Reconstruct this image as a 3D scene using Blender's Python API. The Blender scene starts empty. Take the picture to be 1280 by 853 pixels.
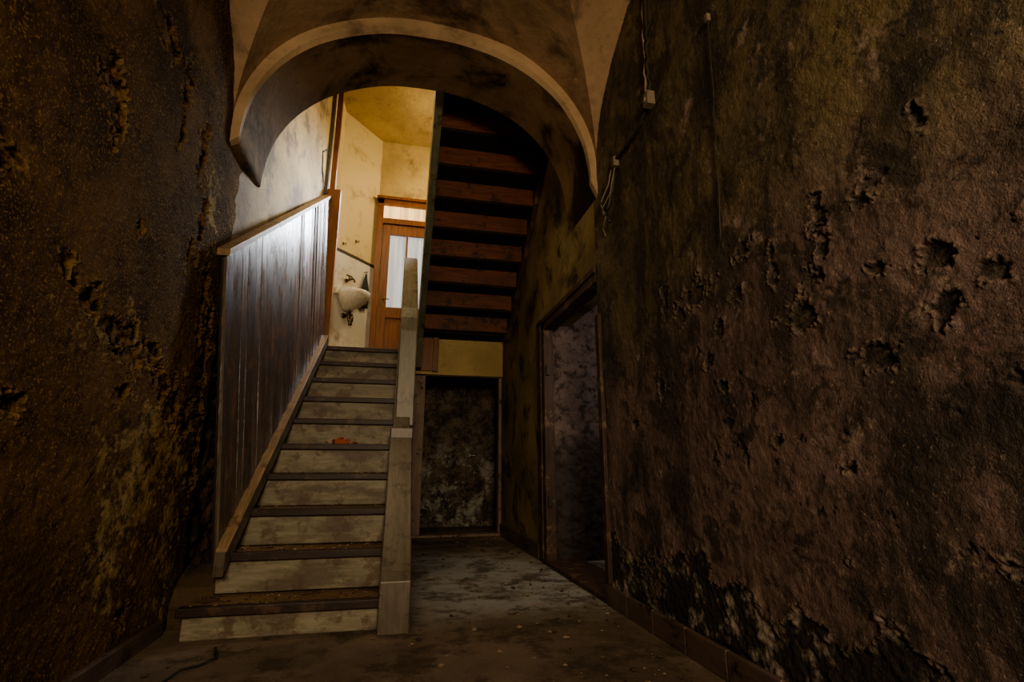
import bpy, math, random
import numpy as np
from mathutils import Vector, noise, Matrix
random.seed(7)
C=bpy.context.scene.collection

# ---------------------------------------------------------------- helpers
class NB:
    def __init__(s,name):
        m=bpy.data.materials.new(name); m.use_nodes=True
        s.m=m; s.nt=m.node_tree; s.n=s.nt.nodes; s.l=s.nt.links
        s.bsdf=s.n['Principled BSDF']
        s.geo=s.n.new('ShaderNodeTexCoord'); s.co=s.geo.outputs['Object']
    def mapc(s,scale=(1,1,1)):
        k=s.n.new('ShaderNodeMapping'); k.inputs['Scale'].default_value=scale
        s.l.new(s.co,k.inputs[0]); return k.outputs[0]
    def noise(s,scale,detail=4,rough=.6,vec=None,dist=0):
        k=s.n.new('ShaderNodeTexNoise'); k.inputs['Scale'].default_value=scale
        k.inputs['Detail'].default_value=detail; k.inputs['Roughness'].default_value=rough
        k.inputs['Distortion'].default_value=dist
        s.l.new(vec or s.co,k.inputs['Vector']); return k.outputs[0]
    def voro(s,scale,vec=None,feat='F1'):
        k=s.n.new('ShaderNodeTexVoronoi'); k.inputs['Scale'].default_value=scale; k.feature=feat
        s.l.new(vec or s.co,k.inputs['Vector']); return k.outputs[0]
    def ramp(s,fac,a,b,lo=0.,hi=1.):
        k=s.n.new('ShaderNodeMapRange'); k.interpolation_type='SMOOTHSTEP'
        k.inputs[1].default_value=a; k.inputs[2].default_value=b
        k.inputs[3].default_value=lo; k.inputs[4].default_value=hi
        s.l.new(fac,k.inputs[0]); return k.outputs[0]
    def mix(s,fac,a,b,mode='MIX'):
        k=s.n.new('ShaderNodeMix'); k.data_type='RGBA'; k.blend_type=mode
        for sock,v in ((k.inputs[0],fac),(k.inputs[6],a),(k.inputs[7],b)):
            if isinstance(v,(int,float)): sock.default_value=v
            elif isinstance(v,tuple): sock.default_value=(*v,1) if len(v)==3 else v
            else: s.l.new(v,sock)
        return k.outputs[2]
    def math(s,op,a,b=0.):
        k=s.n.new('ShaderNodeMath'); k.operation=op
        for i,v in enumerate((a,b)):
            if isinstance(v,(int,float)): k.inputs[i].default_value=v
            else: s.l.new(v,k.inputs[i])
        return k.outputs[0]
    def attr(s,name):
        k=s.n.new('ShaderNodeAttribute'); k.attribute_name=name; return k.outputs['Fac']
    def sep(s):
        k=s.n.new('ShaderNodeSeparateXYZ'); s.l.new(s.co,k.inputs[0]); return k.outputs
    def bump(s,h,strength=.5,dist=.01,prev=None):
        k=s.n.new('ShaderNodeBump'); k.inputs['Strength'].default_value=strength
        k.inputs['Distance'].default_value=dist; s.l.new(h,k.inputs['Height'])
        if prev is not None: s.l.new(prev,k.inputs['Normal'])
        return k.outputs[0]
    def done(s,col,rough=.8,nrm=None,metal=0,spec=.4):
        b=s.bsdf
        if isinstance(col,tuple): b.inputs['Base Color'].default_value=(*col,1)
        else: s.l.new(col,b.inputs['Base Color'])
        if isinstance(rough,(int,float)): b.inputs['Roughness'].default_value=rough
        else: s.l.new(rough,b.inputs['Roughness'])
        b.inputs['Metallic'].default_value=metal
        b.inputs['Specular IOR Level'].default_value=spec
        if nrm is not None: s.l.new(nrm,b.inputs['Normal'])
        return s.m

def plaster(name,c1,c2,stain,samt=(.5,.7),rough=.75,grain=.5,sscale=1.6,spec=.3):
    b=NB(name)
    col=b.mix(b.ramp(b.noise(1.3,6,.6),.35,.65),c1,c2)
    col=b.mix(b.ramp(b.noise(sscale,8,.65,dist=.4),samt[0],samt[1]),col,stain)
    col=b.mix(b.ramp(b.noise(14,5,.7),.55,.75,0,.45),col,stain)
    h=b.bump(b.noise(70,4,.7),grain,.01)
    h=b.bump(b.noise(5,6,.6),.5,.03,h)
    return b.done(col,rough,h,spec=spec)

def wood(name,c1,c2,stretch=(12,1.2,12),rough=.6,bump=.3,wear=None,spec=.4):
    b=NB(name); v=b.mapc(stretch)
    n=b.noise(3,6,.65,v)
    col=b.mix(b.ramp(n,.3,.7),c1,c2)
    if wear: col=b.mix(b.ramp(b.noise(6,8,.75),.54,.62),col,wear)
    col=b.mix(b.ramp(b.noise(2.2,5,.6),.45,.8,0,.6),col,tuple(x*.3 for x in c1))
    h=b.bump(n,bump,.004); h=b.bump(b.noise(25,5,.6),bump*.6,.004,h)
    return b.done(col,rough,h,spec=spec)

def plain(name,c,rough=.5,metal=0,spec=.5):
    b=NB(name); col=b.mix(b.ramp(b.noise(30,4,.6),.4,.75,0,.5),c,tuple(x*.45 for x in c))
    return b.done(col,rough,None,metal,spec)

class B:
    """mesh accumulator with several materials"""
    def __init__(s): s.v=[];s.f=[];s.mi=[];s.mats=[];s.M=None;s.sm=[]
    def mid(s,m):
        if m not in s.mats: s.mats.append(m)
        return s.mats.index(m)
    def add(s,vs,fs,m,smooth=False):
        o=len(s.v)
        for p in vs:
            p=Vector(p)
            if s.M is not None: p=s.M@p
            s.v.append(tuple(p))
        k=s.mid(m)
        for f in fs: s.f.append([o+i for i in f]); s.mi.append(k); s.sm.append(smooth)
    def box(s,a,b,m):
        x0,y0,z0=a;x1,y1,z1=b
        s.add([(x0,y0,z0),(x1,y0,z0),(x1,y1,z0),(x0,y1,z0),(x0,y0,z1),(x1,y0,z1),(x1,y1,z1),(x0,y1,z1)],
          [(0,3,2,1),(4,5,6,7),(0,1,5,4),(1,2,6,5),(2,3,7,6),(3,0,4,7)],m)
    def prismx(s,x0,x1,poly,m):   # poly in (y,z)
        n=len(poly)
        s.add([(x0,y,z) for y,z in poly]+[(x1,y,z) for y,z in poly],
          [tuple(range(n))[::-1],tuple(range(n,2*n))]+[(i,(i+1)%n,n+(i+1)%n,n+i) for i in range(n)],m)
    def hexa(s,p,m): # 8 points like box order
        s.add(p,[(0,3,2,1),(4,5,6,7),(0,1,5,4),(1,2,6,5),(2,3,7,6),(3,0,4,7)],m)
    def tube(s,pts,r,m,seg=8):
        pts=[Vector(p) for p in pts]; rings=[]
        for i,p in enumerate(pts):
            d=(pts[min(i+1,len(pts)-1)]-pts[max(i-1,0)]).normalized()
            u=d.cross(Vector((0,0,1)))
            if u.length<.1: u=d.cross(Vector((1,0,0)))
            u.normalize(); w=d.cross(u)
            rr=r[i] if isinstance(r,(list,tuple)) else r
            rings.append([p+u*rr*math.cos(2*math.pi*k/seg)+w*rr*math.sin(2*math.pi*k/seg) for k in range(seg)])
        vs=[q for R in rings for q in R]; fs=[]
        for i in range(len(pts)-1):
            for k in range(seg):
                fs.append((i*seg+k,i*seg+(k+1)%seg,(i+1)*seg+(k+1)%seg,(i+1)*seg+k))
        fs.append(tuple(range(seg))[::-1]); fs.append(tuple((len(pts)-1)*seg+k for k in range(seg)))
        s.add(vs,fs,m,True)
    def chunk(s,c,r,m):
        vs=[]
        for d in ((1,0,0),(-1,0,0),(0,1,0),(0,-1,0),(0,0,1),(0,0,-1)):
            k=r*random.uniform(.5,1.2)*(.5 if d[2] else 1)
            vs.append((c[0]+d[0]*k+random.uniform(-.3,.3)*r,c[1]+d[1]*k+random.uniform(-.3,.3)*r,c[2]+d[2]*k+.2*r))
        s.add(vs,[(0,2,4),(2,1,4),(1,3,4),(3,0,4),(2,0,5),(1,2,5),(3,1,5),(0,3,5)],m)
    def obj(s,name,bevel=0,parent=None,smooth=False):
        me=bpy.data.meshes.new(name); me.from_pydata(s.v,[],s.f)
        for m in s.mats: me.materials.append(m)
        me.polygons.foreach_set('material_index',s.mi)
        me.polygons.foreach_set('use_smooth',[smooth or q for q in s.sm])
        me.update()
        o=bpy.data.objects.new(name,me); C.objects.link(o)
        if bevel:
            md=o.modifiers.new('bevel','BEVEL'); md.width=bevel; md.segments=2; md.limit_method='ANGLE'; md.angle_limit=.7
        if parent: o.parent=parent
        return o
def one(name,a,b,m,bevel=0):
    q=B(); q.box(a,b,m); return q.obj(name,bevel)

# ---------------------------------------------------------------- wall materials
def mat_right():
    b=NB('right_wall_decayed_plaster'); z=b.sep()[2]; y=b.sep()[1]
    zz=b.math('ADD',z,b.math('MULTIPLY',b.noise(1.1,5,.6),1.2))
    up=b.mix(b.ramp(b.noise(2.2,6,.65),.35,.65),(.19,.145,.07),(.10,.08,.044))
    lo=b.mix(b.ramp(b.noise(2.6,6,.65),.35,.68),(.24,.165,.145),(.13,.083,.076))
    col=b.mix(b.ramp(zz,1.9,2.6),lo,up)
    vert=b.mapc((1,3.0,.8))
    col=b.mix(b.ramp(b.noise(1.7,7,.62,vert,.3),.46,.60,0,.85),col,(.038,.029,.022))
    col=b.mix(b.ramp(b.noise(4.5,6,.7,dist=.6),.52,.60,0,.8),col,(.028,.021,.017))
    col=b.mix(b.ramp(b.noise(13,6,.75),.53,.66,0,.7),col,(.025,.019,.015))
    col=b.mix(b.ramp(b.noise(4.1,9,.75),.56,.66,0,.75),col,(.38,.29,.23))
    col=b.mix(b.ramp(b.noise(70,3,.7),.60,.70,0,.55),col,(.42,.32,.25))  # pale specks: small highlights put into the wall colour
    col=b.mix(b.attr('skim'),col,b.mix(b.ramp(b.noise(5,8,.7),.50,.60),(.024,.019,.016),(.36,.30,.25)))
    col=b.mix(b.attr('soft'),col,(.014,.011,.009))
    col=b.mix(b.math('MULTIPLY',b.attr('halo'),.6),col,(.38,.29,.22))
    col=b.mix(b.attr('peel'),col,b.mix(b.ramp(b.noise(30,4,.6),.4,.62),(.018,.013,.011),(.10,.075,.055)))
    h=b.bump(b.noise(85,4,.75),1.0,.014)
    h=b.bump(b.noise(24,6,.7),.6,.018,h)
    return b.done(col,b.ramp(b.noise(7,4,.6),.3,.7,.38,.7),h,spec=.5)
def mat_left():
    b=NB('left_wall_decayed_plaster'); z=b.sep()[2]
    up=b.mix(b.ramp(b.noise(2.0,6,.65),.35,.65),(.21,.125,.05),(.115,.07,.03))
    col=b.mix(b.ramp(b.noise(1.6,7,.62,dist=.5),.48,.66,0,.8),up,(.055,.034,.018))
    col=b.mix(b.ramp(b.noise(8,6,.7),.5,.68,0,.6),col,(.035,.022,.012))
    col=b.mix(b.ramp(b.noise(95,2,.6),.56,.64,0,.85),col,(.42,.26,.10))  # gold specks: grazing light on the bumps put into the colour
    col=b.mix(b.attr('skim'),col,b.mix(b.ramp(b.noise(9,7,.7),.45,.6),(.46,.33,.14),(.10,.065,.03)))
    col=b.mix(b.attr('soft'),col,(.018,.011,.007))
    col=b.mix(b.math('MULTIPLY',b.attr('halo'),.7),col,(.46,.31,.14))
    col=b.mix(b.attr('peel'),col,b.mix(b.ramp(b.noise(18,4,.6),.42,.58),(.014,.009,.006),(.34,.20,.085)))
    h=b.bump(b.noise(80,4,.75),1.0,.013)
    h=b.bump(b.noise(20,6,.7),.7,.02,h)
    return b.done(col,.85,h,spec=.08)
M_right=mat_right(); M_left=mat_left()
M_vault=plaster('vault_plaster',(.36,.245,.15),(.24,.16,.095),(.06,.038,.024),(.48,.68),.8,.25)
M_rim=plaster('arch_edge_plaster',(.42,.30,.18),(.28,.195,.115),(.10,.065,.04),(.52,.72),.8,.25)  # lighter tone puts the grazing light on the arch edge into colour
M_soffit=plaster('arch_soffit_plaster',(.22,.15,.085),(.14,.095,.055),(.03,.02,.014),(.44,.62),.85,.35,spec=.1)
M_yellow=plaster('yellow_stairwell_plaster',(.54,.42,.20),(.40,.30,.14),(.18,.115,.055),(.53,.72),.8,.25)
M_olive=plaster('olive_corridor_plaster',(.30,.23,.11),(.17,.13,.065),(.035,.026,.018),(.48,.64),.8,.7,2.2)
M_ruin=plaster('bare_rubble',(.045,.032,.022),(.02,.015,.011),(.008,.006,.005),(.45,.6),.9,1.0,5)
M_dirt=plaster('dirt_heap',(.10,.068,.038),(.06,.04,.024),(.025,.017,.012),(.5,.7),.95,1.0,5)
M_mauve=plaster('mauve_sideroom_plaster',(.26,.20,.18),(.18,.13,.12),(.06,.04,.04),(.5,.7),.8,.6,3)
def mat_floor():
    b=NB('dusty_concrete')
    c=b.mix(b.ramp(b.noise(1.4,6,.6),.38,.62),(.21,.16,.12),(.12,.09,.068))
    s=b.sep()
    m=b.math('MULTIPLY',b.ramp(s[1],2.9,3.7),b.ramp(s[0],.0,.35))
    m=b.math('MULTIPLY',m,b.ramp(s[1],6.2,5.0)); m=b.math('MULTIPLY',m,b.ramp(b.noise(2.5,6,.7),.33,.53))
    c=b.mix(m,c,(.32,.32,.30))  # pool of light on the floor put into the colour
    c=b.mix(b.ramp(b.noise(3,9,.75),.48,.60,0,.85),c,(.06,.043,.031))
    c=b.mix(b.ramp(b.noise(40,3,.7),.60,.68,0,.6),c,(.30,.23,.16))
    h=b.bump(b.noise(60,5,.7),.8,.012); h=b.bump(b.noise(5,5,.6),.4,.02,h)
    return b.done(c,b.ramp(b.noise(3,4,.6),.3,.7,.5,.85),h)
M_floor=mat_floor()
def mat_wash():
    b=NB('washroom_wall'); z=b.sep()[2]
    zz=b.math('ADD',z,b.math('MULTIPLY',b.noise(3,3,.5),.02))
    c=b.mix(b.ramp(zz,3.60,3.62),(.60,.57,.49),(.54,.43,.22))
    c=b.mix(b.ramp(b.noise(2.6,7,.7),.5,.70,0,.75),c,(.26,.16,.065))
    c=b.mix(b.math('MULTIPLY',b.ramp(zz,3.575,3.585),b.ramp(zz,3.63,3.62)),c,(.05,.03,.02))
    return b.done(c,.6,b.bump(b.noise(20,5,.6),.3,.006))
M_wash=mat_wash()
def mat_riser():
    b=NB('painted_riser_wood'); v=b.mapc((1.2,12,12)); n=b.noise(3,6,.65,v)
    c=b.mix(b.ramp(n,.3,.7),(.28,.255,.18),(.19,.17,.12))
    c=b.mix(b.ramp(b.noise(7,8,.75),.51,.60,0,.85),c,(.12,.08,.05))
    c=b.mix(b.ramp(b.noise(2.5,6,.7,b.mapc((1,1,3))),.42,.62,0,.75),c,(.085,.062,.042))
    return b.done(c,.55,b.bump(n,.3,.004))
M_riser=mat_riser()
M_nose=wood('dark_red_nosing',(.036,.017,.012),(.020,.011,.009),(1.5,12,12),.5,.3,(.08,.045,.028))
M_tread=plaster('dusty_tread',(.22,.145,.075),(.14,.092,.046),(.05,.03,.018),(.5,.7),.85,1.0,5)
M_curb=wood('grey_painted_string',(.125,.10,.07),(.075,.058,.042),(12,1.2,1.5),.38,.3,(.05,.034,.024))
def mat_panel():
    b=NB('varnished_panelling'); v=b.mapc((14,14,1))
    n=b.noise(2.2,7,.68,v)
    c=b.mix(b.ramp(n,.35,.65),(.085,.056,.042),(.028,.021,.019))
    c=b.mix(b.ramp(b.noise(5,8,.75,b.mapc((3,3,1))),.52,.62,0,.85),c,(.16,.078,.04))
    return b.done(c,b.ramp(n,.35,.7,.22,.42),b.bump(n,.5,.008),spec=.9)
M_panel=mat_panel()
M_ochre=wood('ochre_worn_wood',(.30,.20,.10),(.14,.085,.04),(12,1.5,1.5),.5,.3,(.09,.05,.02))
M_orange=wood('orange_varnished_wood',(.25,.095,.028),(.14,.05,.016),(14,14,1),.4,.2)
M_redwood=wood('stair_underside_wood',(.19,.07,.035),(.10,.036,.02),(1.2,12,12),.6,.3,(.05,.026,.017))
M_blackwood=wood('shaded_tread_underside',(.022,.012,.008),(.012,.007,.005),(1.2,12,12),.8,.3)  # shade on the downward tread faces put into a near-black wood colour
M_greengrey=wood('greygreen_painted_wood',(.16,.16,.11),(.10,.10,.07),(12,1.2,1.5),.5,.3,(.05,.04,.025))
M_balu=wood('grey_balustrade_paint',(.18,.165,.12),(.11,.10,.07),(12,1.2,1.5),.4,.3,(.07,.05,.035))
M_header=wood('green_painted_board',(.46,.48,.32),(.36,.38,.25),(1.2,12,12),.6,.3,(.14,.11,.065))
M_pinkjamb=wood('pink_painted_jamb',(.27,.195,.155),(.18,.125,.10),(12,12,1.2),.6,.3,(.06,.038,.025))
M_oldframe=wood('old_dark_frame',(.075,.042,.028),(.04,.023,.016),(12,12,1.2),.6,.5,(.16,.105,.07))
M_base=wood('dark_baseboard_tile',(.14,.10,.08),(.085,.06,.048),(12,1.2,12),.4,.3,(.03,.02,.014))
M_ceramic=plain('stained_ceramic',(.66,.60,.48),.2)
M_metal=plain('dull_brass_metal',(.16,.11,.06),.35,.8)
M_black=plain('black_cloth',(.02,.022,.026),.8)
M_cable=plain('grimy_cable',(.20,.16,.11),.6)
M_cabledark=plain('black_cable',(.03,.025,.02),.6)
M_brick=plain('red_brick',(.32,.09,.04),.85)
M_rub=plain('plaster_rubble',(.26,.19,.13),.9)
M_rub2=plain('dark_rubble',(.06,.04,.03),.9)
M_white=plain('white_paint_metal',(.5,.48,.42),.5)
def emi(name,c,s,base=.3):
    b=NB(name); b.bsdf.inputs['Emission Strength'].default_value=s
    v=b.mapc((10,1,.4)); cc=b.mix(b.ramp(b.noise(2,3,.5,v),.35,.65),c,tuple(x*.62 for x in c))
    b.l.new(cc,b.bsdf.inputs['Emission Color']); return b.done((base,base,base),.35,spec=.2)
M_pane=emi('daylit_curtained_glass',(.84,.87,.88),.62)
M_transom=emi('daylit_amber_glass',(1.0,.60,.24),2.2,.03)

# ---------------------------------------------------------------- decayed walls
def fields(Y,Z,seed):
    f1=np.array([noise.fractal(Vector((seed,y*13,z*13)),.6,2.1,5) for y,z in zip(Y,Z)])
    f2=np.array([noise.fractal(Vector((seed+9,y*1.6,z*1.6)),.8,2.1,5) for y,z in zip(Y,Z)])
    f3=np.array([noise.noise(Vector((seed+5,y*40,z*40))) for y,z in zip(Y,Z)])
    return f1,f2,f3
def sm(x,a,b):
    t=np.clip((x-a)/(b-a),0,1); return t*t*(3-2*t)
def grid_wall(name,mat,place,us,vs,ends,fn,skirt):
    U,V=np.meshgrid(us,vs,indexing='ij'); Yf=U.ravel();Zf=V.ravel()
    disp,attrs=fn(Yf,Zf)
    co=place(Yf,Zf,disp)
    nu,nv=len(us),len(vs)
    k=(nu-1)*nv+np.arange(nv)
    if skirt:
        co[k]=place(Yf[k],Zf[k],np.full(nv,-.05))
        co[k,1]=co[k-nv,1]
    i,j=np.meshgrid(np.arange(nu-1),np.arange(nv-1),indexing='ij'); a=(i*nv+j).ravel()
    F=np.stack([a,a+nv,a+nv+1,a+1],1)
    me=bpy.data.meshes.new(name); me.from_pydata(co.tolist(),[],F.tolist())
    for n,arr in attrs.items():
        at=me.attributes.new(n,'FLOAT','POINT'); at.data.foreach_set('value',arr.astype(np.float32))
    me.materials.append(mat); me.polygons.foreach_set('use_smooth',[True]*len(F)); me.update()
    o=bpy.data.objects.new(name,me); C.objects.link(o); return o
def patchmask(Y,Z,f1,lst,amp=.55,soft=.22):
    m=np.zeros_like(Y)
    for cy,cz,ry,rz in lst:
        d=1-np.sqrt(((Y-cy)/ry)**2+((Z-cz)/rz)**2)+amp*f1
        far=((Y-cy)/ry)**2+((Z-cz)/rz)**2>9
        m=np.maximum(m,np.where(far,0,sm(d,0,soft)))
    return m
# right wall
R_peel=[(1.25,1.171,.075,.045),(1.015,1.286,.035,.04),(1.53,1.40,.07,.045),(1.45,1.50,.05,.04),(2.148,1.70,.09,.05),
 (2.3,1.62,.05,.05),(1.018,1.40,.04,.04),(.89,1.327,.05,.03),(1.14,1.73,.05,.025),(1.22,1.68,.05,.02),(1.38,1.72,.04,.07),
 (1.36,1.60,.03,.05),(1.0,1.83,.025,.03),(1.79,1.78,.05,.035),(1.87,1.60,.04,.04),(2.55,1.3,.03,.05),(2.0,1.45,.04,.05),(1.2,1.45,.03,.02),
 (2.9,1.1,.03,.03),(2.1,1.35,.03,.05),(2.0,1.2,.03,.03),(1.7,.95,.03,.02),(2.45,1.75,.03,.1),(1.62,1.62,.02,.07),(.95,.62,.05,.02),(1.4,.85,.03,.02)]
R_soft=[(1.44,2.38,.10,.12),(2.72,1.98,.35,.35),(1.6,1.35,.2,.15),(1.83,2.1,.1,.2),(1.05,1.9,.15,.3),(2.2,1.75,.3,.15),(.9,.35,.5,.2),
 (1.0,2.1,.1,.1),(2.3,2.4,.1,.25),(2.9,.9,.3,.3),(3.2,1.6,.15,.4),(1.15,1.2,.12,.08),(1.0,1.0,.12,.1),(2.5,.7,.3,.2),(1.25,2.6,.3,.15),(1.9,2.7,.2,.3)]
def fr(Y,Z):
    f1,f2,f3=fields(Y,Z,3.1)
    peel=patchmask(Y,Z,f1,R_peel,1.0,.10)
    peel=np.maximum(peel,sm(f1*.7+f2*.35,.66,.72)*sm(2.3-Z,0,.6))
    soft=np.clip(patchmask(Y,Z,f2,R_soft,.8,1.0)*.7,0,1)
    e=.42+.30*f2+.07*f1-Z
    skim=sm(e,0,.012)
    skim=np.maximum(skim,sm(f2*.8+.12*f1,.52,.55)*sm(1.9-Z,0,.3))
    edge=np.exp(-(e/.010)**2)
    halo=patchmask(Y,Z,f1,[(a,b,c*1.25,d*1.25) for a,b,c,d in R_peel],1.0,.2)*(1-peel)
    d=.006*f2+.003*f1-.009*peel-.006*skim+.003*f3*(1+1.5*skim)+.006*edge+.005*halo
    return d,dict(peel=peel,soft=soft,skim=skim,halo=np.clip(halo+.6*edge,0,1))
XR=1.41
us=np.concatenate([np.arange(-3,.35,.06),np.arange(.35,3.40,.0075),[3.41,3.411]])
vs=np.concatenate([np.arange(0,3.0,.0075),np.arange(3.0,4.45,.015)])
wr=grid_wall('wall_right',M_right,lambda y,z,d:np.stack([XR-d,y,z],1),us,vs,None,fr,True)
# left wall
L_peel=[(2.07,2.38,.09,.08),(2.13,2.25,.05,.07),(1.65,1.757,.07,.06),(2.01,1.575,.04,.04),(2.1,1.52,.035,.035),(2.2,1.475,.09,.06),
 (2.35,1.43,.06,.05),(2.5,1.41,.10,.08),(2.6,1.33,.08,.10),(2.75,1.40,.08,.05),(2.9,1.27,.11,.09),(3.1,1.18,.09,.13),(3.3,1.15,.10,.10),
 (2.68,2.58,.03,.09),(2.45,1.94,.035,.045),(1.9,1.05,.05,.035),(2.55,1.15,.05,.06),(2.4,2.9,.10,.08),(2.65,2.85,.06,.14),(2.95,2.65,.05,.18),
 (3.1,2.3,.05,.18),(3.3,1.9,.05,.25),(3.45,1.5,.06,.3),(3.5,.9,.05,.2),(2.9,.2,.05,.05),(3.0,2.0,.03,.08)]
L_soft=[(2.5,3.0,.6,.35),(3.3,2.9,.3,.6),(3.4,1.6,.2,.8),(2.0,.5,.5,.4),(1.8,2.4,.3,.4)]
L_skim=[(2.83,.80,.28,.30),(3.1,.95,.22,.2),(2.7,.55,.14,.2),(3.3,.6,.12,.35),(3.2,2.5,.1,.2),(2.95,1.05,.3,.12),(2.5,1.40,.3,.09)]
def fl(Y,Z):
    f1,f2,f3=fields(Y,Z,7.7)
    peel=patchmask(Y,Z,f1,L_peel,1.0,.10)
    soft=np.clip(patchmask(Y,Z,f2,L_soft,.8,1.0)*.5,0,1)
    skim=patchmask(Y,Z,f1+.5*f2,L_skim,1.3,.06)
    halo=patchmask(Y,Z,f1,[(a,b,c*1.25,d*1.25) for a,b,c,d in L_peel],1.0,.2)*(1-peel)
    d=.008*f2+.004*f1-.016*peel-.005*skim+.004*f3+.006*halo
    return d,dict(peel=peel,soft=soft,skim=skim,halo=halo)
XL=-1.19
us=np.concatenate([np.arange(-3,1.2,.06),np.arange(1.2,3.60,.0085),[3.61,3.611]])
def placeL(y,z,d):
    yy=np.where(y>3.5,y+.03*np.sin(z*9)*np.cos(z*23+1),y)
    return np.stack([XL+d,yy,z],1)
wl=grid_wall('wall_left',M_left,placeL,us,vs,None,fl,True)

# slanting stairwell wall behind the panelling
def fs(Y,Z):
    f1,f2,f3=fields(Y,Z,12.)
    rub=sm(2.05+(Y-3.5)*.75-Z+.1*f1,0,.05)
    return .006*f2+rub*(.03*f1+.012*f3-.05),dict(rub=rub)
def mat_sw():
    b=NB('stairwell_left_plaster')
    y=b.sep()[1]
    c=b.mix(b.ramp(b.noise(1.8,6,.65),.35,.65),(.42,.32,.15),(.27,.20,.095))
    c=b.mix(b.ramp(b.noise(3,7,.7),.46,.64,0,.85),c,(.10,.065,.03))
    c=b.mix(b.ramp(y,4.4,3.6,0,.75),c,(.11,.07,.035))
    c=b.mix(b.attr('rub'),c,b.mix(b.ramp(b.noise(12,4,.7),.4,.6),(.10,.06,.033),(.018,.012,.009)))
    return b.done(c,.8,b.bump(b.noise(25,6,.7),.5,.01))
us=np.arange(3.55,5.68,.02); vs2=np.arange(0,5.62,.02)
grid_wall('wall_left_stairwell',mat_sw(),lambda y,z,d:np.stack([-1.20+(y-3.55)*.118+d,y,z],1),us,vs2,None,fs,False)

# solid masonry
one('wall_left_masonry',(-1.6,-3,0),(-1.26,7.3,5.9),M_ruin)
one('wall_right_masonry',(1.435,-3,0),(1.72,3.40,5.9),M_olive)
q=B(); q.box((XR,3.41,2.3),(1.72,4.95,5.8),M_olive); q.box((XR,4.96,0),(1.72,7.4,5.8),M_olive); q.obj('wall_right_corridor')
one('wall_hall_end',(-1.6,-3.2,0),(1.8,-3.0,4.6),M_olive)
one('ceiling_hall_end',(-1.6,-3.1,4.32),(1.8,-.75,4.5),M_vault)
one('floor',(-1.6,-3.1,-.15),(3.6,8.6,0),M_floor)

# ---------------------------------------------------------------- groin vault + arch
P=2.2; XC=.11
def fz(u): return max(0,1-abs(u)**P)**(1/P)
N=120; Y1,Y2=3.32,3.92
us=[-math.cos(math.pi*i/N) for i in range(N+1)]
vd={};V=[];F=[]
def vid(i,j,c):
    k=(i,j,c)
    if k not in vd:
        u,v=us[i],us[j]; z=3.03+1.185*max(fz(u),fz(v))
        z+=.012*noise.noise(Vector((u*3,v*4,1)))
        vd[k]=len(V);V.append((XC+1.31*u,Y1-2+2.0*v,z))
    return vd[k]
for i in range(N):
    for j in range(N):
        if i+j==N-1: tr=[((i,j),(i+1,j),(i,j+1)),((i+1,j),(i+1,j+1),(i,j+1))]
        else: tr=[((i,j),(i+1,j),(i+1,j+1)),((i,j),(i+1,j+1),(i,j+1))]
        for t in tr:
            cu=sum(p[0] for p in t)/3-N/2; cv=sum(p[1] for p in t)/3-N/2
            c=(0 if cv>0 else 1) if abs(cv)>abs(cu) else (2 if cu>0 else 3)
            F.append([vid(p[0],p[1],c) for p in t][::-1])
me=bpy.data.meshes.new('ceiling_vault'); me.from_pydata(V,[],F); me.materials.append(M_vault)
me.polygons.foreach_set('use_smooth',[True]*len(F)); me.update()
o=bpy.data.objects.new('ceiling_vault',me); C.objects.link(o)

q=B(); n=72
crv=[]
for i in range(n+1):
    u=-math.cos(math.pi*i/n); x=XC+1.25*u; z=2.98+1.12*fz(u)
    x+=.006*noise.noise(Vector((i*.15,0,3))); z+=.010*noise.noise(Vector((i*.15,5,3)))
    crv.append((x,z))
crv=[(XC-1.34,2.93)]+crv+[(XC+1.34,2.80)]
n=len(crv)
def strip(a,b,m):
    vs=list(a)+list(b);fs=[]
    k=len(a)
    for i in range(k-1): fs.append((i,i+1,k+i+1,k+i))
    q.add(vs,fs,m,True)
ch=.035
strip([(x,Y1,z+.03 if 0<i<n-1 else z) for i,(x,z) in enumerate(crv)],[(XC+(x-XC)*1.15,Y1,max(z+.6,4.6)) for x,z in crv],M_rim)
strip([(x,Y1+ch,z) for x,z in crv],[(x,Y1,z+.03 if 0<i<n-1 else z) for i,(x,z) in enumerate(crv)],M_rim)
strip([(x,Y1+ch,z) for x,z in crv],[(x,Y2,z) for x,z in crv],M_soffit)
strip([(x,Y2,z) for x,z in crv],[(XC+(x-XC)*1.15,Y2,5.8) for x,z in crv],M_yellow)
q.obj('arch_wall')

# ---------------------------------------------------------------- stairwell upper walls
def quadwall(name,pts,z0,z1,m,th=.12):
    q=B()
    for (a,b) in zip(pts[:-1],pts[1:]):
        q.add([(a[0],a[1],z0),(b[0],b[1],z0),(b[0],b[1],z1),(a[0],a[1],z1)],[(0,1,2,3)],m)
    return q.obj(name)
quadwall('wall_left_landing',[(-.96,5.66),(-.90,6.40),(-.43,6.97)],2.1,5.62,M_wash)
one('wall_back_landing',(-1.3,6.97,2.1),(1.45,7.25,5.62),M_yellow)
one('ceiling_stairwell',(-1.5,3.9,5.6),(1.72,7.3,5.75),M_yellow)
one('landing_floor',(-1.2,5.72,1.99),(.16,6.97,2.13),M_tread)
one('landing_floor_corner',(.28,6.62,2.60),(1.35,6.97,2.68),M_blackwood)

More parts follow.
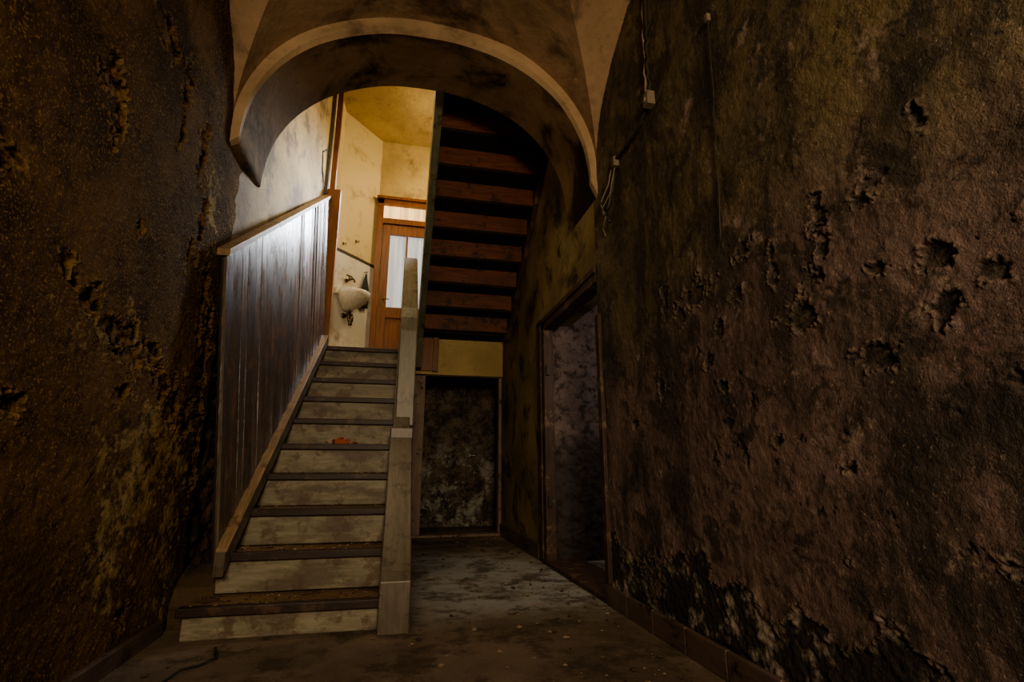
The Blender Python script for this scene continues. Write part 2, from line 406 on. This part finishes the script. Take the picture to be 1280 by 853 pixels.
# ---------------------------------------------------------------- lower staircase
SY,SZ,G,S=3.13,.16,.28,.219
xl=lambda y:-.97+(y-3.3)*.055
q=B()
for k in range(1,11):
    y=SY+G*(k-1); z=SZ+S*(k-1); zl=0 if k==1 else z-S
    x0=-1.02 if k==1 else xl(y); yb=y+G+.04 if k<10 else 5.72
    x1=-.02
    q.box((x0,y+.035,zl),(x1,yb,z-.04),M_riser)
    xt=-1.045 if k==1 else x0
    q.box((xt,y+.03,z-.042),(x1,yb,z-.003),M_tread)
    wob=.004*math.sin(k*2.3)
    q.hexa([(xt,y+wob,z-.045),(x1,y-wob,z-.045),(x1,y+.07,z-.045),(xt,y+.07,z-.045),
            (xt,y+wob,z+.001),(x1,y-wob,z+.001),(x1,y+.07,z),(xt,y+.07,z)],M_nose)
q.prismx(-1.17,-.96,[(3.40,0),(3.40,.12),(3.44,.20),(3.52,.25),(3.62,.30),(3.62,0)],M_dirt)
q.prismx(-.9,-.03,[(3.45,.0),(5.72,0),(5.72,1.96),(5.6,1.86)],M_ruin)
q.obj('staircase',.006)
# right string (curb) and balustrade
q=B()
top=lambda y:SZ+.09+(y-SY)*S/G
q.prismx(-.035,.10,[(3.06,0),(5.72,0),(5.72,top(5.7)),(3.12,top(3.12)),(3.06,top(3.12)-.05)],M_curb)
q.prismx(-.05,.12,[(3.04,0),(3.14,0),(3.14,.30),(3.06,.26)],M_curb)
q.prismx(-.05,.12,[(y,top(y)-.01) for y in (3.12,4.2)]+[(4.2,top(4.2)+.03),(3.12,top(3.12)+.025)],M_curb)
q.box((-.05,4.16,top(4.16)-.02),(.125,4.24,top(4.16)+.11),M_curb)
zt=lambda y:2.24+(y-4.52)*.82
lead=[(4.47,1.2),(4.47,2.02),(4.49,2.14),(4.54,2.24),(4.62,2.31)]
q.prismx(-.005,.105,lead+[(5.70,zt(5.70)),(5.70,2.13)],M_balu)
q.prismx(-.02,.13,[(4.45,1.2),(4.45,2.03),(4.475,2.16),(4.53,2.265),(4.62,2.34),(5.72,zt(5.72)+.03),(5.72,zt(5.72)-.01),(4.62,2.30),(4.54,2.23),(4.50,2.13),(4.49,2.02),(4.49,1.2)],M_balu)
q.obj('stair_balustrade',.008)
one('wall_under_landing',(.0,5.75,0),(.10,7.03,1.99),M_olive)

# panelling
BL,TL=Vector((-.945,3.32,.34)),Vector((-1.105,3.28,2.13))
BR,TR=Vector((-.835,5.60,2.16)),Vector((-.905,5.60,3.86))
def PP(s,h): return (BL*(1-s)+BR*s)*(1-h)+(TL*(1-s)+TR*s)*h
nor=Vector((1,-.05,.06)).normalized()
q=B(); nb=22
for i in range(nb):
    a,b=i/nb,(i+1)/nb-.006
    t=nor*.022
    tw=random.uniform(-.007,.007); o1=nor*tw; o2=-nor*tw
    ps=[PP(a,0)-t*.2+o1,PP(b,0)-t*.2+o2,PP(b,1)-t*.2+o2,PP(a,1)-t*.2+o1]
    fr_=[p+t for p in ps]
    q.hexa([ps[0],ps[1],fr_[1],fr_[0],ps[3],ps[2],fr_[2],fr_[3]],M_panel)
pb=[PP(0,0),PP(1,0),PP(1,1),PP(0,1)]
q.hexa([pb[0]-nor*.02,pb[1]-nor*.02,pb[1]-nor*.006,pb[0]-nor*.006,pb[3]-nor*.02,pb[2]-nor*.02,pb[2]-nor*.006,pb[3]-nor*.006],M_blackwood)
def bar(a,b,w,h,m,q):
    a=Vector(a);b=Vector(b); W=Vector((w/2,0,0)); H=Vector((0,0,h/2))
    q.hexa([a-W-H,a+W-H,b+W-H,b-W-H,a-W+H,a+W+H,b+W+H,b-W+H],m)
bar(TL+Vector((.0,-.03,.02)),TR+Vector((0,.02,.02)),.075,.045,M_ochre,q)
bar(BL+Vector((.03,-.03,.0)),BR+Vector((.03,.0,.0)),.055,.13,M_curb,q)
bar(BL+Vector((.035,-.03,.07)),BR+Vector((.035,.0,.07)),.06,.016,M_ochre,q)
bar(BL+Vector((.02,-.015,-.05)),TL+Vector((.015,-.015,.0)),.014,.03,M_curb,q)
q.obj('stair_panelling',.004)
q=B(); q.box((-.92,5.62,2.13),(-.775,5.70,3.98),M_orange); q.box((-.91,5.66,3.9),(-.85,5.72,5.6),M_orange)
q.box((-.96,5.60,3.9),(-.92,5.66,5.6),M_curb)
q.obj('trim_stair_post',.004)

# ---------------------------------------------------------------- upper flight (seen from below)
q=B()
zf=lambda y:2.56+(6.45-y)*.79
q.prismx(.19,.27,[(6.85,2.14),(6.85,2.6),(3.98,zf(3.98)+.42),(3.98,zf(3.98)-.04),(6.5,zf(6.5)-.04),(6.7,2.14)],M_greengrey)
q.prismx(1.355,1.405,[(6.95,2.6),(3.98,zf(3.98)+.42),(3.98,zf(3.98)-.02),(6.5,zf(6.5)-.02)],M_oldframe)
for k in range(9):
    y=6.45-.28*k; z=2.60+.221*k
    q.box((.27,y-.02,z),(1.36,y+.01,z+.20),M_redwood)
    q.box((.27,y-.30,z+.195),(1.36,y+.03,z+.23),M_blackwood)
q.obj('upper_staircase',.004)

# ---------------------------------------------------------------- cellar doorway
q=B()
q.box((.10,7.03,0),(.30,7.3,2.62),M_olive)
q.box((.27,7.02,2.15),(1.41,7.3,2.62),M_header)
q.box((.27,6.99,2.14),(1.41,7.05,2.19),M_header)
q.box((.27,6.985,2.56),(1.41,7.05,2.62),M_header)
q.box((1.385,7.03,0),(1.45,7.3,2.2),M_olive)
q.obj('wall_cellar_front',.005)
q=B()
q.box((.20,6.99,0),(.345,7.12,2.13),M_pinkjamb)
q.box((1.36,6.99,0),(1.405,7.12,2.13),M_pinkjamb)
q.box((.20,6.99,2.08),(1.405,7.12,2.14),M_oldframe)
q.box((.20,6.93,0),(1.405,7.12,.03),M_pinkjamb)
q.obj('door_frame_cellar',.005)
def fc(Y,Z):
    f1,f2,f3=fields(Y,Z,21.)
    return .04*f1+.025*f3+.07*f2,dict(rub=np.clip(f1,0,1))
def mat_cellar():
    b=NB('cellar_rubble_stone'); z=b.sep()[2]
    wv=b.mapc((1,1,1.4))
    v=b.voro(4.2,wv,'DISTANCE_TO_EDGE')
    c=b.mix(b.ramp(b.noise(5,8,.75),.4,.62),(.28,.22,.17),(.07,.056,.043))  # stone colours brightened in place of a lamp in the cellar
    zz=b.math('ADD',z,b.noise(3,6,.7))
    m=b.math('MULTIPLY',b.ramp(b.noise(4,8,.75),.49,.57),b.ramp(zz,1.9,1.3))
    c=b.mix(m,c,(.52,.50,.45))
    c=b.mix(b.ramp(v,.0,.05,.5,0),c,(.03,.024,.018))
    h=b.bump(b.ramp(v,0,.12),.35,.03); h=b.bump(b.noise(14,8,.75),1,.05,h)
    return b.done(c,.9,h)
grid_wall('wall_cellar_rubble',mat_cellar(),lambda u,z,d:np.stack([u,8.15-d,z],1),np.arange(-.15,1.95,.02),np.arange(0,2.5,.02),None,fc,False)
q=B(); q.box((-.25,7.3,0),(-.12,8.3,2.5),M_ruin); q.box((1.9,7.3,0),(2.0,8.3,2.5),M_ruin); q.box((-.25,7.25,2.4),(2.0,8.3,2.5),M_ruin)
q.obj('wall_cellar_sides')
q=B(); q.box((1.12,8.04,1.04),(1.21,8.12,1.055),M_white); q.box((1.10,8.03,1.02),(1.12,8.14,1.07),M_white); q.obj('cellar_latch',.003)

# ---------------------------------------------------------------- side doorway on the right
q=B()
q.box((1.40,4.84,0),(1.50,4.93,2.30),M_oldframe)
q.box((1.385,4.93,0),(1.43,5.05,2.34),M_oldframe)
q.box((1.40,3.42,2.22),(1.53,4.95,2.31),M_oldframe)
q.box((1.385,3.41,2.29),(1.42,5.05,2.34),M_oldframe)
q.box((1.38,3.42,0),(1.75,4.95,.035),M_oldframe)
q.box((1.385,3.36,.12),(1.43,3.425,1.95),M_oldframe)
for z in (.5,1.75): q.box((1.42,4.82,z),(1.46,4.845,z+.1),M_cabledark)
q.obj('door_frame_side',.006)
def fm(U,Z):
    f1,f2,f3=fields(U,Z,31.); return .016*f1+.008*f3,dict(rub=f1)
def mat_side():
    b=NB('side_reveal_plaster'); z=b.sep()[2]
    c=b.mix(b.ramp(b.noise(3,6,.6),.35,.65),(.30,.23,.20),(.18,.135,.12))
    zz=b.math('ADD',z,b.math('MULTIPLY',b.noise(5,6,.7),.8))
    c=b.mix(b.ramp(zz,1.65,1.35,0,.85),c,(.075,.062,.056))
    c=b.mix(b.ramp(b.noise(12,6,.7),.50,.60,0,.8),c,(.05,.038,.032))
    return b.done(c,.7,b.bump(b.noise(25,7,.8),1.0,.04))
grid_wall('wall_side_reveal',mat_side(),lambda u,z,d:np.stack([u,4.935-d,z],1),np.arange(1.44,3.0,.015),np.arange(0,2.7,.015),None,fm,False)
q=B(); q.box((2.95,3.0,0),(3.1,5.3,2.8),M_mauve); q.box((1.72,5.04,0),(3.1,5.3,2.8),M_mauve); q.box((1.72,2.2,0),(3.1,2.3,2.8),M_mauve)
q.box((1.72,2.2,2.7),(3.1,5.3,2.8),M_mauve); q.obj('wall_side_room')

# baseboards
q=B()
yy=-3
while yy<3.38:
    q.box((1.375,yy,0),(1.40,min(yy+.316,3.40),.12),M_base); yy+=.32
q.obj('baseboard_right',.006)
q=B(); q.box((1.38,5.06,0),(1.41,6.98,.15),M_base); q.obj('baseboard_right_corridor',.004)
q=B(); q.box((-1.175,-3,0),(-1.145,3.3,.08),M_base); q.obj('baseboard_left',.004)

# ---------------------------------------------------------------- door on landing
q=B(); Yd=6.97
def bx(x0,x1,z0,z1,d0,d1,m): q.box((x0,Yd-d1,z0),(x1,Yd-d0,z1),m)
bx(-.43,-.35,2.13,4.62,0,.09,M_orange); bx(.42,.50,2.13,4.62,0,.09,M_orange)
bx(-.43,.50,4.54,4.62,0,.09,M_orange); bx(-.45,.52,4.61,4.65,0,.12,M_orange)
bx(-.35,.42,4.24,4.32,0,.085,M_orange)
bx(-.35,.42,4.32,4.54,0,.02,M_transom)
bx(-.34,-.24,2.14,4.23,.02,.06,M_orange); bx(.30,.41,2.14,4.23,.02,.06,M_orange)
bx(-.24,.30,4.08,4.23,.02,.06,M_orange); bx(-.24,.30,2.85,3.0,.02,.06,M_orange)
bx(-.24,.30,2.14,2.32,.02,.06,M_orange)
bx(-.24,.30,2.32,2.85,.02,.035,M_orange); bx(-.17,.23,2.40,2.78,.03,.05,M_orange)
bx(-.24,.30,3.0,4.08,.02,.03,M_pane); bx(-.015,.012,3.0,4.08,.03,.06,M_orange)
bx(-.30,-.275,3.0,3.16,.06,.065,M_metal)
q.tube([(-.287,Yd-.06,3.10),(-.287,Yd-.11,3.10),(-.20,Yd-.11,3.10)],.008,M_metal)
q.obj('door_landing',.004)

# ---------------------------------------------------------------- washbasin on the diagonal wall
d=Vector((.636,.772,0)); nn=Vector((.772,-.636,0)); O=Vector((-.90+.636*.235,6.40+.772*.235,0))
M4=Matrix(((-d.x,nn.x,0,O.x),(-d.y,nn.y,0,O.y),(0,0,1,0),(0,0,0,1)))
q=B(); q.M=M4
def ring(wx,dy,z,y0=.0,seg=24):
    r=[]
    for i in range(seg):
        a=2*math.pi*i/seg; x=wx*math.cos(a); y=math.sin(a)
        y=(y*dy*.62+dy*.42) if y>0 else (dy*.42+y*dy*.42)
        if y<.0: y=0
        r.append((x,y+y0,z))
    return r
lv=[ring(.045,.10,2.80,.02),ring(.10,.20,2.84),ring(.18,.30,2.91),ring(.205,.335,2.98),ring(.215,.35,3.02),ring(.205,.34,3.03),ring(.185,.30,3.02,.02),ring(.15,.24,2.95,.03),ring(.07,.12,2.90,.07)]
vs=[p for r in lv for p in r]; fs=[]
for i in range(len(lv)-1):
    for k in range(24): fs.append((i*24+k,i*24+(k+1)%24,(i+1)*24+(k+1)%24,(i+1)*24+k))
fs.append(tuple(range(24))[::-1]); fs.append(tuple((len(lv)-1)*24+k for k in range(24)))
q.add(vs,fs,M_ceramic,True)
q.box((-.19,0,2.99),(.19,.05,3.07),M_ceramic)
q.tube([(0,0,3.22),(0,.06,3.22),(0,.12,3.225),(0,.15,3.20),(0,.155,3.17)],[.016,.014,.014,.012,.012],M_metal)
q.tube([(0,.055,3.22),(0,.055,3.27)],.010,M_metal); q.tube([(-.045,.055,3.275),(.045,.055,3.275)],.010,M_metal)
q.tube([(0,.0,3.22),(0,.012,3.22)],.028,M_metal,12)
q.tube([(0,.10,2.81),(0,.10,2.70),(0,.11,2.655),(0,.13,2.64),(0,.155,2.655),(0,.16,2.70),(0,.15,2.73),(0,.10,2.745),(0,.0,2.745)],.018,M_metal,10)
q.tube([(0,.10,2.80),(0,.10,2.77)],.028,M_metal,12); q.tube([(0,.13,2.655),(0,.13,2.60)],.024,M_metal,12)
q.tube([(0,0.0,2.745),(0,.012,2.745)],.035,M_metal,12)
q.obj('washbasin',0)
q=B(); q.M=M4
vs=[];fs=[]; nz=14;nx=16
for i in range(nz+1):
    t=i/nz; z=3.42-.48*t; w=.012+.05*min(1,t*2.2)*(1-.15*t)
    for k in range(nx):
        a=2*math.pi*k/nx
        r=1+.3*math.sin(a*4+t*2)*min(1,t*3)
        vs.append((-.32+w*r*math.cos(a),.035+.025*r*math.sin(a)*min(1,.3+t),z))
for i in range(nz):
    for k in range(nx): fs.append((i*nx+k,i*nx+(k+1)%nx,(i+1)*nx+(k+1)%nx,(i+1)*nx+k))
fs.append(tuple(range(nx))[::-1]); fs.append(tuple(nz*nx+k for k in range(nx)))
q.add(vs,fs,M_black,True)
q.tube([(-.32,0,3.45),(-.32,.04,3.44),(-.32,.055,3.42),(-.32,.05,3.45)],.006,M_metal)
q.obj('hanging_towel')
q=B(); q.M=M4
for x,z in ((.10,3.70),(-.12,3.82)):
    q.tube([(x,0,z),(x,.03,z),(x,.045,z-.03),(x,.06,z+.005)],.005,M_metal); q.box((x-.01,0,z-.02),(x+.01,.008,z+.02),M_metal)
q.obj('coat_hooks')

# ---------------------------------------------------------------- cables on the right wall
def wig(pts,amp=.006,nsub=6):
    out=[]
    for a,b in zip(pts[:-1],pts[1:]):
        a=Vector(a);b=Vector(b)
        for k in range(nsub):
            t=k/nsub; p=a.lerp(b,t)+Vector((0,random.uniform(-amp,amp),random.uniform(-amp,amp))); out.append(p)
    out.append(Vector(pts[-1])); return out
q=B(); X=1.385
q.tube(wig([(X,2.36,3.90),(X,2.38,3.55),(X,2.40,3.3),(X,2.40,3.02),(X,2.55,2.93),(X,2.75,2.93),(X,2.93,2.93),(X,3.0,2.75),(X-.02,3.06,2.60),(X-.03,3.0,2.5)],.007),.014,M_cabledark,6)
q.tube(wig([(X,2.40,3.85),(X,2.42,3.5),(X-.01,2.43,3.10),(X-.02,2.40,3.0)],.012),.009,M_rub,6)
q.tube(wig([(X,2.95,2.95),(X-.02,3.02,2.80),(X-.05,3.10,2.68),(X-.04,3.04,2.56),(X-.03,3.12,2.50),(X-.04,3.06,2.42)],.006),.006,M_cable,6)
q.tube(wig([(X,2.93,2.9),(X-.03,2.98,2.7),(X-.06,3.05,2.62),(X-.02,3.14,2.66),(X-.03,3.1,2.55)],.006),.005,M_cable,6)
q.box((1.35,2.37,2.96),(1.40,2.42,3.05),M_cable); q.tube([(1.34,2.40,3.0),(1.35,2.40,3.0)],.018,M_cable,12)
q.box((1.36,2.90,2.88),(1.40,2.93,2.95),M_cable)
q.obj('wall_cable',0)
q=B(); q.tube(wig([(1.39,1.81,3.02),(1.392,1.82,2.75),(1.392,1.84,2.5),(1.394,1.86,2.2),(1.396,1.90,1.85)],.004),.0035,M_cabledark,5)
q.box((1.38,1.80,2.99),(1.40,1.82,3.03),M_cable)
q.obj('hanging_wire')
q=B(); q.tube(wig([(-.95,5.58,4.45),(-.975,5.4,4.3),(-.97,5.45,4.1),(-.95,5.57,3.95)],.008),.006,M_cabledark,6)
q.obj('stairwell_cable')

# ---------------------------------------------------------------- debris
q=B()
for _ in range(420):
    y=random.uniform(1.6,6.8); x=random.choice([random.uniform(-1.1,1.35),random.uniform(.9,1.36),random.uniform(.1,1.3)])
    if y>3.0 and x<.2: continue
    q.chunk((x,y,.004),random.choice([.005,.007,.009,.012,.020]),random.choice([M_rub,M_rub,M_rub2]))
q.obj('floor_debris')
q=B()
for _ in range(260):
    k=random.choice([1,1,1,2,2,2,3,3,4,5,6]); y=SY+G*(k-1)+random.uniform(.03,.26); z=SZ+S*(k-1)
    x=random.uniform(-.92,-.05) if k>1 else random.uniform(-1.02,-.05)
    q.chunk((x,y,z),random.choice([.005,.008,.012,.016]),random.choice([M_rub,M_rub2,M_tread]))
q.obj('stair_debris')
q=B(); zt_=SZ+S*4
q.M=Matrix.Translation((-.42,4.33,zt_))@Matrix.Rotation(.4,4,'Z')
q.box((-.07,-.04,0),(.05,.04,.04),M_brick); q.chunk((.1,.0,.01),.035,M_brick); q.chunk((-.11,.03,.01),.03,M_brick); q.chunk((-.02,-.02,.04),.04,M_brick)
q.obj('brick_fragment',.01)
q=B(); q.tube(wig([(-.95,2.45,.01),(-.85,2.7,.01),(-.75,2.85,.012),(-.8,3.0,.01)],.01),.006,M_cabledark,5); q.obj('floor_cable')

# ---------------------------------------------------------------- lights
def area(name,loc,target,size,power,col,sy=None,spread=180):
    L=bpy.data.lights.new(name,'AREA'); L.size=size; L.energy=power; L.color=col; L.spread=math.radians(spread)
    if sy: L.shape='RECTANGLE'; L.size_y=sy
    o=bpy.data.objects.new(name,L); C.objects.link(o); o.location=loc
    o.rotation_euler=(Vector(target)-Vector(loc)).to_track_quat('-Z','Y').to_euler(); return o
area('stairwell_window_light',(1.15,6.1,5.1),(-.9,6.1,3.6),.7,38,(1,.77,.44))
area('hall_entrance_light',(.1,-2.4,2.0),(.5,3,1.9),.9,165,(1,.79,.53))
area('side_room_light',(2.5,3.6,2.2),(1.6,4.9,.9),.4,8,(1,.86,.78))
area('stairwell_fill_light',(-.35,4.25,5.0),(1.0,5.2,2.2),.5,26,(1,.78,.46))  # added fill hidden above the arch, brightens corridor wall and upper risers
area('panel_sheen_light',(.62,6.75,4.7),(-.9,5.2,3.2),.5,28,(.86,.92,1.0),.9,55)  # added unseen light that gives the panelling its cool sheen
w=bpy.data.worlds.new('world'); bpy.context.scene.world=w; w.use_nodes=True
w.node_tree.nodes['Background'].inputs[0].default_value=(.5,.42,.35,1)
w.node_tree.nodes['Background'].inputs[1].default_value=.02
try: bpy.context.scene.view_settings.look='AgX - Medium High Contrast'
except Exception: pass

# ---------------------------------------------------------------- camera
psi=math.radians(12.5); p=math.radians(14)
cam=bpy.data.cameras.new('camera'); cam.sensor_width=36; cam.lens=640/1280*36; cam.clip_start=.05
co=bpy.data.objects.new('camera',cam); C.objects.link(co); co.location=(0,0,.85)
Fv=Vector((math.sin(psi)*math.cos(p),math.cos(psi)*math.cos(p),math.sin(p)))
co.rotation_euler=Fv.to_track_quat('-Z','Y').to_euler()
bpy.context.scene.camera=co
